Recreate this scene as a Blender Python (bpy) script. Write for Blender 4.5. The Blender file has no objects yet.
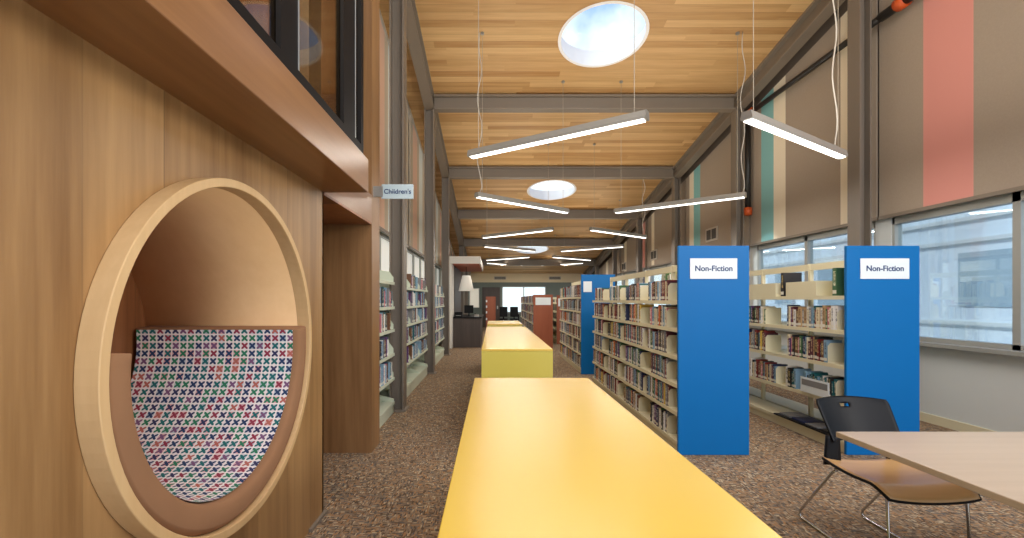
import bpy, bmesh, math, random
from mathutils import Vector, Matrix
random.seed(7)
SC = bpy.context.scene
COL = SC.collection
F = 460.0
H = 1.4

# ------------------------------------------------------------------ colours / materials
def lin(c):
    return tuple(((v/255.0)/12.92 if v/255.0 <= 0.04045 else ((v/255.0+0.055)/1.055)**2.4) for v in c) + (1.0,)

class NT:
    def __init__(s, name):
        s.m = bpy.data.materials.new(name); s.m.use_nodes = True
        s.t = s.m.node_tree; s.n = s.t.nodes; s.l = s.t.links
        s.b = s.n.get('Principled BSDF'); s.out = s.n.get('Material Output')
    def node(s, t, **kw):
        n = s.n.new(t)
        for k, v in kw.items():
            setattr(n, k, v)
        return n
    def link(s, a, b): s.l.new(a, b)
    def val(s, sock, v):
        if hasattr(v, 'is_linked') or hasattr(v, 'links'): s.l.new(v, sock)
        else: sock.default_value = v
    def math(s, op, a, b=None, c=None):
        n = s.node('ShaderNodeMath', operation=op)
        s.val(n.inputs[0], a)
        if b is not None: s.val(n.inputs[1], b)
        if c is not None: s.val(n.inputs[2], c)
        return n.outputs[0]
    def mix(s, f, a, b, mode='MIX'):
        n = s.node('ShaderNodeMix', data_type='RGBA', blend_type=mode)
        s.val(n.inputs[0], f); s.val(n.inputs[6], a); s.val(n.inputs[7], b)
        return n.outputs[2]
    def ramp(s, f, stops, const=False):
        n = s.node('ShaderNodeValToRGB')
        s.link(f, n.inputs[0])
        r = n.color_ramp
        if const: r.interpolation = 'CONSTANT'
        while len(r.elements) < len(stops): r.elements.new(0.5)
        for e, (p, c) in zip(r.elements, stops):
            e.position = p; e.color = lin(c)
        return n.outputs[0]
    def coord(s, kind='Object'):
        return s.node('ShaderNodeTexCoord').outputs[kind]
    def mapping(s, v, scale=(1,1,1), rot=(0,0,0), loc=(0,0,0)):
        n = s.node('ShaderNodeMapping')
        s.link(v, n.inputs[0]); n.inputs['Scale'].default_value = scale
        n.inputs['Rotation'].default_value = rot; n.inputs['Location'].default_value = loc
        return n.outputs[0]
    def noise(s, v, scale=5, detail=3, rough=0.5):
        n = s.node('ShaderNodeTexNoise'); s.link(v, n.inputs['Vector'])
        n.inputs['Scale'].default_value = scale; n.inputs['Detail'].default_value = detail
        n.inputs['Roughness'].default_value = rough
        return n.outputs['Fac']
    def white(s, v):
        n = s.node('ShaderNodeTexWhiteNoise', noise_dimensions='3D'); s.link(v, n.inputs['Vector'])
        return n.outputs['Value']
    def sep(s, v):
        n = s.node('ShaderNodeSeparateXYZ'); s.link(v, n.inputs[0]); return n.outputs
    def comb(s, x, y, z=0.0):
        n = s.node('ShaderNodeCombineXYZ')
        s.val(n.inputs[0], x); s.val(n.inputs[1], y); s.val(n.inputs[2], z); return n.outputs[0]
    def bump(s, h, strength=0.3, dist=0.01):
        n = s.node('ShaderNodeBump'); s.link(h, n.inputs['Height'])
        n.inputs['Strength'].default_value = strength; n.inputs['Distance'].default_value = dist
        s.link(n.outputs[0], s.b.inputs['Normal'])

def plain(name, rgb, rough=0.6, metal=0.0, var=0.04, emit=0.0, spec=None):
    t = NT(name)
    n = t.noise(t.coord(), 6, 3)
    c = t.mix(t.math('MULTIPLY', n, var*2), lin(rgb), lin(tuple(max(0, v*0.55) for v in rgb)))
    t.link(c, t.b.inputs['Base Color'])
    t.b.inputs['Roughness'].default_value = rough
    t.b.inputs['Metallic'].default_value = metal
    if spec is not None: t.b.inputs['Specular IOR Level'].default_value = spec
    if emit:
        t.b.inputs['Emission Color'].default_value = lin(rgb); t.b.inputs['Emission Strength'].default_value = emit
    return t.m

def wood(name, ca, cb, grain='z', plank=None, plank_axis='y', rough=0.4, contrast=1.0, length=None, seam=0.25, gs=1.0, pv=0.8):
    """grain = axis along the fibres; plank = board width measured across plank_axis"""
    t = NT(name)
    co = t.coord()
    sc = {'x': (1.2, 22, 22), 'y': (22, 1.2, 22), 'z': (22, 22, 1.2)}[grain]
    sc = tuple(v*gs for v in sc)
    x, y, z = t.sep(co)
    ax = {'x': x, 'y': y, 'z': z}
    off = None; pr = 0.0
    if plank:
        k = t.math('FLOOR', t.math('DIVIDE', ax[plank_axis], plank))
        if length:
            r0 = t.white(t.comb(k, 3.3, 1.7))
            k2 = t.math('FLOOR', t.math('ADD', t.math('DIVIDE', ax[grain], length), t.math('MULTIPLY', r0, 7.0)))
        else:
            k2 = 0.5
        pr = t.white(t.comb(k, k2, 9.1))
        sh = t.node('ShaderNodeVectorMath', operation='ADD')
        t.link(co, sh.inputs[0]); t.link(t.comb(t.math('MULTIPLY', pr, 13.0), t.math('MULTIPLY', pr, 7.0), t.math('MULTIPLY', pr, 11.0)), sh.inputs[1])
        co2 = sh.outputs[0]
    else:
        co2 = co
    fine = t.noise(t.mapping(co2, sc), 1.0, 5, 0.6)
    broad = t.noise(t.mapping(co2, tuple(v*0.18 for v in sc)), 1.0, 2, 0.5)
    g = t.math('ADD', t.math('MULTIPLY', fine, 0.55*contrast), t.math('MULTIPLY', broad, 0.45*contrast))
    g = t.math('ADD', g, 0.5-0.5*contrast)
    if plank: g = t.math('ADD', g, t.math('MULTIPLY', t.math('SUBTRACT', pr, 0.5), pv*0.5))
    c = t.mix(t.math('MULTIPLY', t.math('SUBTRACT', g, 0.25), 2.0), lin(cb), lin(ca))
    t.n[-1].clamp_factor = True
    if plank and seam:
        fr = t.math('FRACT', t.math('DIVIDE', ax[plank_axis], plank))
        e = t.math('LESS_THAN', fr, 0.012/plank*0.5)
        c = t.mix(t.math('MULTIPLY', e, seam), c, lin(tuple(v*0.4 for v in cb)))
    t.link(c, t.b.inputs['Base Color'])
    t.b.inputs['Roughness'].default_value = rough
    return t.m

def carpet_mat():
    t = NT('woven_carpet'); co = t.coord()
    x, y, z = t.sep(co)
    def weave(a, bb, pa, pb, seed):
        k = t.math('FLOOR', t.math('DIVIDE', a, pa)); r = t.white(t.comb(k, seed, 2.0))
        k2 = t.math('FLOOR', t.math('ADD', t.math('DIVIDE', bb, pb), t.math('MULTIPLY', r, 5.0)))
        return t.white(t.comb(k, k2, seed+5.0))
    w = weave(x, y, 0.008, 0.030, 1.0); w2 = weave(y, x, 0.009, 0.028, 4.0)
    stops = [(0, (78, 66, 56)), (0.2, (164, 142, 116)), (0.42, (118, 112, 104)), (0.58, (172, 130, 88)), (0.72, (138, 120, 100)), (0.86, (204, 190, 160)), (0.94, (80, 90, 98))]
    c = t.ramp(w, stops, True); c2 = t.ramp(w2, stops, True)
    chk = t.white(t.comb(t.math('FLOOR', t.math('DIVIDE', x, .03)), t.math('FLOOR', t.math('DIVIDE', y, .03)), 7.0))
    c = t.mix(t.math('GREATER_THAN', chk, .55), c, c2)
    big = t.noise(t.mapping(co, (5, 14, 1)), 1.0, 4, 0.7)
    c = t.mix(t.math('MULTIPLY', t.math('SUBTRACT', big, 0.35), 0.8), c, lin((88, 72, 58)))
    t.n[-1].clamp_factor = True
    wf = t.noise(co, 1.5, 2)
    c = t.mix(t.math('MULTIPLY', wf, 0.4), c, lin((146, 122, 98)))
    t.link(c, t.b.inputs['Base Color'])
    t.b.inputs['Roughness'].default_value = 0.95; t.b.inputs['Specular IOR Level'].default_value = 0.1
    t.bump(w, 0.4, 0.006)
    return t.m

def cross_mat():
    t = NT('cross_stitch_fabric'); uv = t.coord('UV')
    u, v, _ = t.sep(uv)
    s = 0.0415
    cu = t.math('DIVIDE', u, s); cv = t.math('DIVIDE', v, s)
    fu = t.math('ABSOLUTE', t.math('SUBTRACT', t.math('FRACT', cu), 0.5))
    fv = t.math('ABSOLUTE', t.math('SUBTRACT', t.math('FRACT', cv), 0.5))
    d = t.math('ABSOLUTE', t.math('SUBTRACT', fu, fv))
    arm = t.math('LESS_THAN', d, 0.19)
    lim = t.math('LESS_THAN', t.math('MAXIMUM', fu, fv), 0.40)
    x = t.math('MULTIPLY', arm, lim)
    ku = t.math('FLOOR', cu); kv = t.math('FLOOR', cv)
    w = t.white(t.comb(ku, kv, 0.5)); w2 = t.white(t.comb(ku, kv, 8.5))
    col = t.ramp(w, [(0, (30, 58, 100)), (0.22, (16, 104, 108)), (0.46, (150, 50, 72)), (0.6, (40, 122, 90)), (0.76, (186, 104, 92)), (0.83, (48, 50, 92)), (0.93, (124, 84, 122))], True)
    bg = t.ramp(w2, [(0, (232, 226, 226)), (0.45, (222, 176, 178)), (0.62, (214, 206, 214)), (0.85, (188, 198, 208))], True)
    line = t.math('GREATER_THAN', t.math('MAXIMUM', fu, fv), 0.43)
    bg = t.mix(line, bg, lin((240, 234, 230)))
    c = t.mix(x, bg, col)
    t.link(c, t.b.inputs['Base Color'])
    t.b.inputs['Roughness'].default_value = 0.9
    t.bump(t.math('ADD', x, t.noise(t.coord(), 200, 2)), 0.3, 0.003)
    return t.m

def book_mat(name, rgb, title, lab=True):
    t = NT(name); uv = t.coord('UV')
    u, v, _ = t.sep(uv)
    def band(a, b):
        return t.math('MULTIPLY', t.math('GREATER_THAN', v, a), t.math('LESS_THAN', v, b))
    inner = t.math('LESS_THAN', t.math('ABSOLUTE', t.math('SUBTRACT', u, 0.5)), 0.26)
    nz = t.noise(t.comb(t.math('MULTIPLY', u, 2.0), t.math('MULTIPLY', v, 26.0), 1.0), 1.6, 3, 0.8)
    letters = t.math('GREATER_THAN', nz, 0.5)
    m = t.math('MULTIPLY', t.math('MULTIPLY', band(0.36, 0.88), inner), letters)
    c = t.mix(m, lin(rgb), lin(title))
    if lab: c = t.mix(band(0.07, 0.2), c, lin((226, 222, 208)))
    t.link(c, t.b.inputs['Base Color'])
    t.b.inputs['Roughness'].default_value = 0.55
    return t.m

def glass_mat(name, tint=(255,255,255), gloss=0.08, rough=0.02, trans=(255,255,255)):
    t = NT(name)
    tr = t.node('ShaderNodeBsdfTransparent'); tr.inputs[0].default_value = lin(trans)
    gl = t.node('ShaderNodeBsdfGlossy'); gl.inputs['Roughness'].default_value = rough; gl.inputs[0].default_value = lin(tint)
    mx = t.node('ShaderNodeMixShader'); fr = t.node('ShaderNodeFresnel'); fr.inputs[0].default_value = 1.45
    t.link(t.math('MULTIPLY', fr.outputs[0], gloss*10), mx.inputs[0])
    t.link(tr.outputs[0], mx.inputs[1]); t.link(gl.outputs[0], mx.inputs[2]); t.link(mx.outputs[0], t.out.inputs[0])
    return t.m

def stripes(name, base, cuts):
    """cuts: list of (y0, y1, rgb) bands along depth (object coordinates)"""
    t = NT(name); co = t.coord(); x, y, z = t.sep(co)
    n = t.noise(t.mapping(co, (60, 60, 60)), 1.0, 2)
    c = t.mix(t.math('MULTIPLY', n, 0.2), lin(base), lin(tuple(v*0.6 for v in base)))
    for a, b, rgb in cuts:
        f = t.math('MULTIPLY', t.math('GREATER_THAN', y, a), t.math('LESS_THAN', y, b))
        c = t.mix(f, c, lin(rgb))
    t.link(c, t.b.inputs['Base Color'])
    t.b.inputs['Roughness'].default_value = 0.8
    return t.m

def emis(name, rgb, s):
    t = NT(name); e = t.node('ShaderNodeEmission'); e.inputs[0].default_value = lin(rgb); e.inputs[1].default_value = s
    t.link(e.outputs[0], t.out.inputs[0]); return t.m

M = {}
M['panel_wood'] = wood('wall_panel_wood', (190, 150, 100), (134, 97, 58), 'z', 0.31, 'y', 0.38, 1.0, pv=0.4)
M['jamb_wood'] = wood('jamb_wood', (164, 124, 82), (112, 78, 46), 'z', None, 'y', 0.4, 1.1)
M['soffit_wood'] = wood('bulkhead_wood', (158, 114, 74), (112, 74, 43), 'y', None, 'y', 0.3, 0.9, gs=0.8)
M['dark_wood'] = wood('dark_wood', (170, 112, 70), (112, 66, 38), 'z', 0.3, 'y', 0.4)
M['ceil_wood'] = wood('ceiling_boards', (232, 194, 138), (186, 138, 84), 'x', 0.145, 'y', 0.5, 1.0, length=2.3, pv=0.75, seam=0.25, gs=.8)
M['loft_wood'] = wood('loft_boards', (214, 172, 112), (160, 110, 60), 'y', 0.16, 'z', 0.5, 0.8, length=1.3)
M['ply_edge'] = wood('plywood_edge', (226, 192, 142), (198, 160, 110), 'z', None, 'y', 0.5, 0.6, gs=1.5)
M['ply_face'] = wood('plywood_lining', (244, 206, 158), (226, 182, 130), 'y', None, 'y', 0.42, 0.7, gs=0.6)
M['tan_fabric'] = plain('tan_wool_fabric', (158, 116, 82), 0.95, var=0.15)
M['cross'] = cross_mat()
M['carpet'] = carpet_mat()
M['steel'] = plain('taupe_painted_steel', (136, 125, 112), 0.45)
M['steel_d'] = plain('taupe_painted_column', (124, 114, 103), 0.45)
M['white'] = plain('white_paint', (226, 224, 216), 0.7, var=0.02)
M['cream_wall'] = plain('cream_wall_paint', (222, 204, 168), 0.7, var=0.02)
M['teal_wall'] = plain('grey_green_wall_paint', (112, 122, 116), 0.7)
M['pale_wall'] = plain('pale_grey_wall_paint', (214, 220, 220), 0.7, var=0.02)
M['yellow'] = plain('yellow_laminate', (228, 194, 84), 0.27, var=0.02)
M['yellow_end'] = plain('yellow_green_laminate', (206, 190, 84), 0.4, var=0.02)
M['blue'] = plain('blue_laminate', (0, 106, 176), 0.45, var=0.03, spec=.25)
M['cream_metal'] = plain('cream_shelf_metal', (226, 218, 186), 0.45, var=0.02)
M['mint_metal'] = plain('pale_green_shelf_metal', (206, 214, 194), 0.45, var=0.02)
M['back_metal'] = plain('shelf_back_metal', (128, 122, 106), 0.6)
M['black'] = plain('black_plastic', (12, 13, 17), 0.5, spec=.2)
M['black_metal'] = plain('black_frame_metal', (14, 14, 16), 0.6, spec=.2)
M['chrome'] = plain('chrome_rod', (190, 190, 190), 0.18, 1.0, var=0)
M['alu'] = plain('brushed_aluminium', (176, 176, 172), 0.35, 0.6, var=0.02)
M['fix_grey'] = plain('grey_lamp_housing', (172, 170, 162), 0.4, 0.2)
M['sign_white'] = plain('white_sign_plate', (228, 236, 240), 0.5, var=0)
M['sign_blue'] = plain('pale_blue_sign_plate', (186, 204, 210), 0.5, var=0)
M['navy'] = plain('navy_lettering', (34, 58, 110), 0.5, var=0)
M['seat_wood'] = wood('seat_veneer', (214, 176, 124), (184, 142, 92), 'x', None, 'y', 0.3, 0.6)
M['table_top'] = wood('table_laminate', (196, 176, 152), (168, 148, 124), 'x', None, 'y', 0.35, 0.7)
M['orange'] = plain('orange_pipe_coupling', (208, 88, 34), 0.45)
M['pipe'] = plain('black_pipe', (34, 33, 32), 0.4)
M['wire'] = plain('pale_wire', (176, 166, 148), 0.5)
M['cord'] = plain('white_cord', (212, 206, 194), 0.6)
M['lens'] = emis('lamp_lens', (255, 250, 240), 3.5)
M['desk'] = wood('grey_brown_laminate', (84, 72, 66), (58, 50, 47), 'z', None, 'y', 0.5)
M['red_wood'] = wood('red_brown_laminate', (166, 92, 58), (132, 66, 40), 'z', None, 'y', 0.45, 0.6)
M['red_soffit'] = plain('red_orange_soffit', (186, 92, 58), 0.5)
M['lampshade'] = plain('white_pleated_shade', (236, 230, 216), 0.8, emit=0.25)
M['frost'] = glass_mat('window_glass', gloss=0.05, trans=(235, 244, 246))
M['glass'] = glass_mat('loft_glass', gloss=0.02, trans=(215, 205, 190))
M['winframe'] = plain('grey_window_frame', (170, 172, 168), 0.4, 0.2)
M['facade'] = plain('pale_facade', (236, 240, 240), 0.8)
M['facade_d'] = plain('facade_window', (170, 186, 192), 0.3)
M['asphalt'] = plain('outdoor_paving', (200, 200, 196), 0.9)
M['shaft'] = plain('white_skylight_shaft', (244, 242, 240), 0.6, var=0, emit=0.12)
M['vent'] = plain('pale_vent', (196, 188, 176), 0.5)
M['vent_d'] = plain('dark_vent', (70, 66, 60), 0.6)
M['milk'] = plain('glowing_frosted_pane', (238, 240, 234), 0.6, var=0, emit=0.25)  # opaque pane, its emission stands in for daylight coming through
M['upper_wall'] = plain('taupe_upper_wall', (120, 108, 98), 0.8)
M['clear'] = glass_mat('clear_plastic', gloss=0.004, trans=(225, 235, 235))

BOOKC = [('dark red', (124, 36, 36), (232, 214, 170)), ('navy', (34, 44, 84), (220, 220, 214)), ('black', (34, 32, 34), (216, 190, 120)),
         ('cream', (222, 210, 178), (96, 60, 46)), ('white', (226, 224, 220), (52, 60, 84)), ('teal', (28, 96, 104), (230, 226, 210)),
         ('brown', (110, 74, 50), (226, 206, 150)), ('orange', (200, 104, 52), (246, 236, 216)), ('grey', (130, 130, 132), (240, 238, 232)),
         ('pale blue', (130, 164, 188), (30, 40, 70)), ('purple', (92, 58, 104), (232, 220, 232)), ('green', (62, 104, 66), (236, 230, 200)),
         ('tan', (180, 148, 108), (70, 44, 30)), ('pink', (196, 120, 128), (250, 240, 238)), ('yellow', (218, 184, 84), (80, 40, 30)),
         ('maroon', (88, 36, 48), (220, 196, 160)), ('slate', (76, 88, 104), (226, 226, 220))]
BM = [book_mat('book_cover_' + n.replace(' ', '_'), c, t) for n, c, t in BOOKC]
PAGES = plain('book_pages', (226, 216, 192), 0.9)

# ------------------------------------------------------------------ builders
def tag(o, label=None, cat=None, group=None, kind=None):
    if label: o['label'] = label
    if cat: o['category'] = cat
    if group: o['group'] = group
    if kind: o['kind'] = kind
    return o

def thing(name, loc, label, cat, group=None):
    o = bpy.data.objects.new(name, None); COL.objects.link(o)
    o.empty_display_size = 0.1
    o.location = loc
    return tag(o, label, cat, group)

def wloc(o):
    v = Vector((0, 0, 0))
    while o is not None:
        v = v + Vector(o.location); o = o.parent
    return v

class B:
    def __init__(s): s.v = []; s.f = []; s.uv = {}
    def add(s, vs, fs):
        k = len(s.v); s.v += [tuple(v) for v in vs]; s.f += [tuple(i+k for i in f) for f in fs]; return s
    def box(s, x0, x1, y0, y1, z0, z1):
        return s.sbox(x0, x1, y0, y1, z0, z1, z0, z1)
    def sbox(s, x0, x1, y0, y1, a0, a1, b0, b1):
        """box between y0 (z a0..a1) and y1 (z b0..b1)"""
        v = [(x0, y0, a0), (x1, y0, a0), (x1, y1, b0), (x0, y1, b0), (x0, y0, a1), (x1, y0, a1), (x1, y1, b1), (x0, y1, b1)]
        return s.add(v, [(0, 3, 2, 1), (4, 5, 6, 7), (0, 1, 5, 4), (1, 2, 6, 5), (2, 3, 7, 6), (3, 0, 4, 7)])
    def bbox(s, x0, x1, y0, y1, z0, z1, r=0.005, seg=2):
        bm = bmesh.new(); bmesh.ops.create_cube(bm, size=1)
        for v in bm.verts:
            v.co = Vector(((x0+x1)/2 + v.co.x*(x1-x0), (y0+y1)/2 + v.co.y*(y1-y0), (z0+z1)/2 + v.co.z*(z1-z0)))
        bmesh.ops.bevel(bm, geom=bm.edges[:], offset=r, segments=seg, affect='EDGES', profile=0.5)
        bm.verts.index_update()
        s.add([v.co[:] for v in bm.verts], [[v.index for v in f.verts] for f in bm.faces]); bm.free(); return s
    def tube(s, pts, r, n=8, cap=True, radii=None):
        pts = [Vector(p) for p in pts]; rings = []
        for i, p in enumerate(pts):
            d = (pts[min(i+1, len(pts)-1)] - pts[max(i-1, 0)]).normalized()
            a = d.cross(Vector((0, 0, 1)))
            if a.length < 0.05: a = d.cross(Vector((1, 0, 0)))
            if rings and a.dot(pa) < 0: a = -a
            a.normalize(); pa = a; b = d.cross(a).normalized()
            rr = radii[i] if radii else r
            rings.append([p + (a*math.cos(t*2*math.pi/n) + b*math.sin(t*2*math.pi/n))*rr for t in range(n)])
        vs = [q for rg in rings for q in rg]; fs = []
        for i in range(len(rings)-1):
            for t in range(n):
                fs.append((i*n+t, i*n+(t+1) % n, (i+1)*n+(t+1) % n, (i+1)*n+t))
        if cap:
            fs.append(tuple(range(n))[::-1]); fs.append(tuple(range((len(rings)-1)*n, len(rings)*n)))
        return s.add(vs, fs)
    def prism(s, poly, axis, a, b):
        """poly: 2d points; axis 'x': poly=(y,z); 'y': (x,z); 'z': (x,y)"""
        def P(p, w): return {'x': (w, p[0], p[1]), 'y': (p[0], w, p[1]), 'z': (p[0], p[1], w)}[axis]
        n = len(poly)
        vs = [P(p, a) for p in poly] + [P(p, b) for p in poly]
        fs = [tuple(range(n)), tuple(range(n, 2*n))[::-1]] + [(i, (i+1) % n, n+(i+1) % n, n+i) for i in range(n)]
        return s.add(vs, fs)
    def lathe(s, cx, cy, prof, n=24):
        vs = []; fs = []
        for r, z in prof:
            for t in range(n):
                a = t*2*math.pi/n; vs.append((cx+r*math.cos(a), cy+r*math.sin(a), z))
        for i in range(len(prof)-1):
            for t in range(n): fs.append((i*n+t, i*n+(t+1) % n, (i+1)*n+(t+1) % n, (i+1)*n+t))
        return s.add(vs, fs)
    def make(s, name, mat, parent=None, loc=None, smooth=False, fix=True, bevel=0):
        o_loc = Vector(loc) if loc else (wloc(parent) if parent else Vector((0, 0, 0)))
        me = bpy.data.meshes.new(name)
        me.from_pydata([tuple(Vector(v)-o_loc) for v in s.v], [], s.f)
        if fix:
            bm = bmesh.new(); bm.from_mesh(me); bmesh.ops.recalc_face_normals(bm, faces=bm.faces[:]); bm.to_mesh(me); bm.free()
        if smooth:
            for p in me.polygons: p.use_smooth = True
        me.materials.append(mat)
        o = bpy.data.objects.new(name, me); COL.objects.link(o)
        if parent: o.parent = parent
        elif loc: o.location = loc
        if bevel:
            md = o.modifiers.new('bevel', 'BEVEL'); md.width = bevel; md.segments = 2; md.limit_method = 'ANGLE'
        return o

def struct(name, b, mat, parent=None, **kw):
    o = b.make(name, mat, parent, **kw)
    if parent is None: o['kind'] = 'structure'
    return o

def text_part(s, size, x, y, z, parent, mat, name='lettering', bold=0.0, facing='-y'):
    cu = bpy.data.curves.new('txt', 'FONT'); cu.body = s; cu.size = size; cu.align_x = 'CENTER'; cu.align_y = 'CENTER'
    cu.extrude = 0.001; cu.offset = bold
    to = bpy.data.objects.new('txt', cu); COL.objects.link(to)
    dg = bpy.context.evaluated_depsgraph_get(); me = bpy.data.meshes.new_from_object(to.evaluated_get(dg))
    b = B(); b.v = [(x+v.co.x, y+v.co.z, z+v.co.y) for v in me.vertices]; b.f = [tuple(p.vertices) for p in me.polygons]
    bpy.data.objects.remove(to); bpy.data.curves.remove(cu)
    return b.make(name, mat, parent, fix=False)

ZC = lambda y: 6.85 - 0.174*y          # ceiling height
BAYS = [2.9, 5.87, 8.8, 11.75, 14.7, 17.7, 20.7]
XL, XR = -1.21, 4.6
YEND = 23.5

# ------------------------------------------------------------------ shell
struct('floor', B().box(-3.2, 5.1, -1.5, YEND+0.2, -0.1, 0), M['carpet'])
b = B(); SKY = [(1.74, 1.45), (1.74, 7.3), (1.68, 13.2), (1.60, 19.1)]; cx = 1.68; hw = 1.0; R = 0.655
y0 = -1.5
def cq(b, x0, x1, ya, yb):
    b.add([(x0, ya, ZC(ya)), (x1, ya, ZC(ya)), (x1, yb, ZC(yb)), (x0, yb, ZC(yb))], [(0, 1, 2, 3)])
cq(b, -3.2, cx-hw, -1.5, YEND+.1); cq(b, cx+hw, 5.1, -1.5, YEND+.1)
for sx, sy in SKY:
    cq(b, cx-hw, cx+hw, y0, sy-hw); y0 = sy+hw
    n = 48; inn = []; out = []
    for t in range(n):
        a = t*2*math.pi/n + math.pi/n*0; c, s_ = math.cos(a), math.sin(a)
        inn.append((sx+R*c, sy+R*s_)); k = hw/max(abs(c), abs(s_)); out.append((cx+k*c, sy+k*s_))
    vs = [(p[0], p[1], ZC(p[1])) for p in inn+out]
    b.add(vs, [(t, (t+1) % n, n+(t+1) % n, n+t) for t in range(n)])
cq(b, cx-hw, cx+hw, y0, YEND+.1)
struct('ceiling', b, M['ceil_wood'], fix=False)
# skylights
for i, (sx, sy) in enumerate(SKY):
    t = thing('skylight', (sx, sy, ZC(sy)), ['round white skylight overhead near the camera', 'large round skylight with blue sky, nearest in the boarded ceiling', 'round skylight in the middle of the boarded ceiling, second along',
              'small round skylight farthest down the boarded ceiling'][i], 'skylight')
    n = 48; vs = []; 
    for ring, (r, dz) in enumerate([(R, -0.015), (R, 0.14)]):
        for k in range(n):
            a = k*2*math.pi/n; yy = sy+r*math.sin(a); vs.append((sx+r*math.cos(a), yy, (ZC(yy) if ring == 0 else ZC(sy)) + dz))
    B().add(vs, [(k, (k+1) % n, n+(k+1) % n, n+k) for k in range(n)]).make('shaft', M['shaft'], t, smooth=True)
    vs = []
    for r in (R, R+0.05):
        for k in range(n):
            a = k*2*math.pi/n; yy = sy+r*math.sin(a); vs.append((sx+r*math.cos(a), yy, ZC(yy)-0.012))
    B().add(vs, [(k, (k+1) % n, n+(k+1) % n, n+k) for k in range(n)]).make('trim_ring', M['shaft'], t)
    prof = [(R*math.cos(a), ZC(sy)+0.14+0.3*math.sin(a)) for a in [k*math.pi/2/8 for k in range(9)]]
    B().lathe(sx, sy, prof, 32).make('dome', M['clear'], t, smooth=True)

# end wall
b = B()
b.box(-3.2, 5.1, YEND, YEND+.15, 2.1, 3.6)
struct('wall_end', b, M['cream_wall'])
b = B(); b.box(-3.2, 0.45, YEND, YEND+.15, 0, 2.1).box(2.7, 5.1, YEND, YEND+.15, 0, 2.1).box(0.45, 2.7, YEND, YEND+.15, 0, 0.75)
b.box(-3.2, 5.1, YEND-.02, YEND, 2.1, 2.3)
struct('wall_end_lower', b, M['teal_wall'])
w = struct('window_1', B().box(0.45, 2.7, YEND+.06, YEND+.07, 0.75, 2.1), M['frost'])
fb = B()
for xx in (0.45, 1.55, 2.66): fb.box(xx, xx+.05, YEND, YEND+.1, .75, 2.1)
fb.box(.45, 2.7, YEND, YEND+.1, .75, .8).box(.45, 2.7, YEND, YEND+.1, 2.05, 2.1); fb.make('window_frame', M['winframe'], w)
d = struct('door_1', B().box(-0.55, 0.35, YEND-.05, YEND-.01, 0, 2.05), M['desk'])
B().box(0.2, 0.26, YEND-.09, YEND-.05, .95, 1.1).make('door_handle', M['alu'], d)
for x in (0.05, 2.85):
    t = thing('ceiling_vent', (x+.3, YEND-.03, 2.5), 'dark rectangular air grille on the cream end wall, %s' % ('left one' if x < 1 else 'right one'), 'vent')
    B().box(x, x+.62, YEND-.03, YEND, 2.44, 2.6).make('frame', M['vent'], t)
    bb = B()
    for k in range(4): bb.box(x+.03, x+.59, YEND-.045, YEND-.03, 2.46+k*.034, 2.48+k*.034)
    bb.make('louvre', M['vent_d'], t)

# right wall
b = B().box(4.98, 5.1, -1.5, YEND, 0, 0.91)
for yb in BAYS: b.box(4.98, 5.1, yb-.12, yb+.12, .91, 2.44)
struct('wall_right', b, M['pale_wall'])
struct('wall_right_upper', B().box(4.98, 5.1, -1.5, YEND, 2.44, 7.2), M['upper_wall'])
struct('baseboard_right', B().box(4.965, 4.98, -1.5, YEND, 0, 0.1), M['cream_metal'])
struct('trim_1', B().box(4.86, 4.98, -1.5, YEND, 0.88, 0.92), M['winframe'])
edges = [-1.5] + BAYS + [YEND]
for i in range(len(edges)-1):
    a, c = edges[i], edges[i+1]
    if i > 0: a += .12
    if i < len(edges)-2: c -= .12
    w = struct('window_%d' % (i+2), B().box(5.03, 5.04, a, c, .91, 2.44), M['frost'])
    fb = B().box(4.99, 5.08, a, c, .91, .97).box(4.99, 5.08, a, c, 2.34, 2.44)
    n = 2
    for k in range(n+1):
        yy = a + (c-a)*k/n; fb.box(4.99, 5.08, yy-.035, yy+.035, .91, 2.44)
    fb.make('window_frame', M['winframe'], w)
TEAL = (134, 190, 192); PINK = (226, 156, 146); CRM = (238, 228, 206); TP = (174, 160, 144); BL = (112, 160, 180)
sh_cuts = [[(0.2, 0.6, TEAL)], [(4.7, 5.25, PINK)], [(6.3, 6.5, CRM), (7.72, 8.05, CRM), (8.05, 8.42, TEAL)], [(10.9, 11.25, TEAL), (11.25, 11.5, CRM)],
           [(14.0, 14.25, CRM)], [(14.85, 15.4, PINK), (16.9, 17.2, CRM)], [(18.4, 18.8, TEAL), (19.6, 20, CRM)], [(21.4, 21.9, PINK)]]
sh_lab = ['taupe roller blind with a teal stripe nearest the camera on the right', 'taupe roller blind with a broad pink stripe, right of the nearest column', 'tall taupe blind with teal and cream stripes and black pipe before it',
          'taupe blind with narrow teal and cream stripes, beyond the pipe elbow', 'taupe blind with one cream stripe, farther down the right wall', 'taupe blind with pink and cream stripes far down the right wall',
          'small taupe blind with teal stripe near the far end wall', 'last taupe blind with pink stripe beside the end wall']
for i in range(len(edges)-1):
    a, c = edges[i]+.02, edges[i+1]-.02
    zt = lambda y: ZC(y)-.33
    t = thing('roller_blind', (4.9, (a+c)/2, 2.44), sh_lab[i], 'blind')
    m = stripes('blind_fabric_%d' % i, TP, [(p-(a+c)/2, q-(a+c)/2, r) for p, q, r in sh_cuts[i]])
    B().sbox(4.91, 4.93, a, c, 2.46, zt(a), 2.46, zt(c)).make('blind_fabric', m, t)
    B().box(4.90, 4.94, a, c, 2.42, 2.46).make('hem_bar', M['steel'], t)
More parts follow.
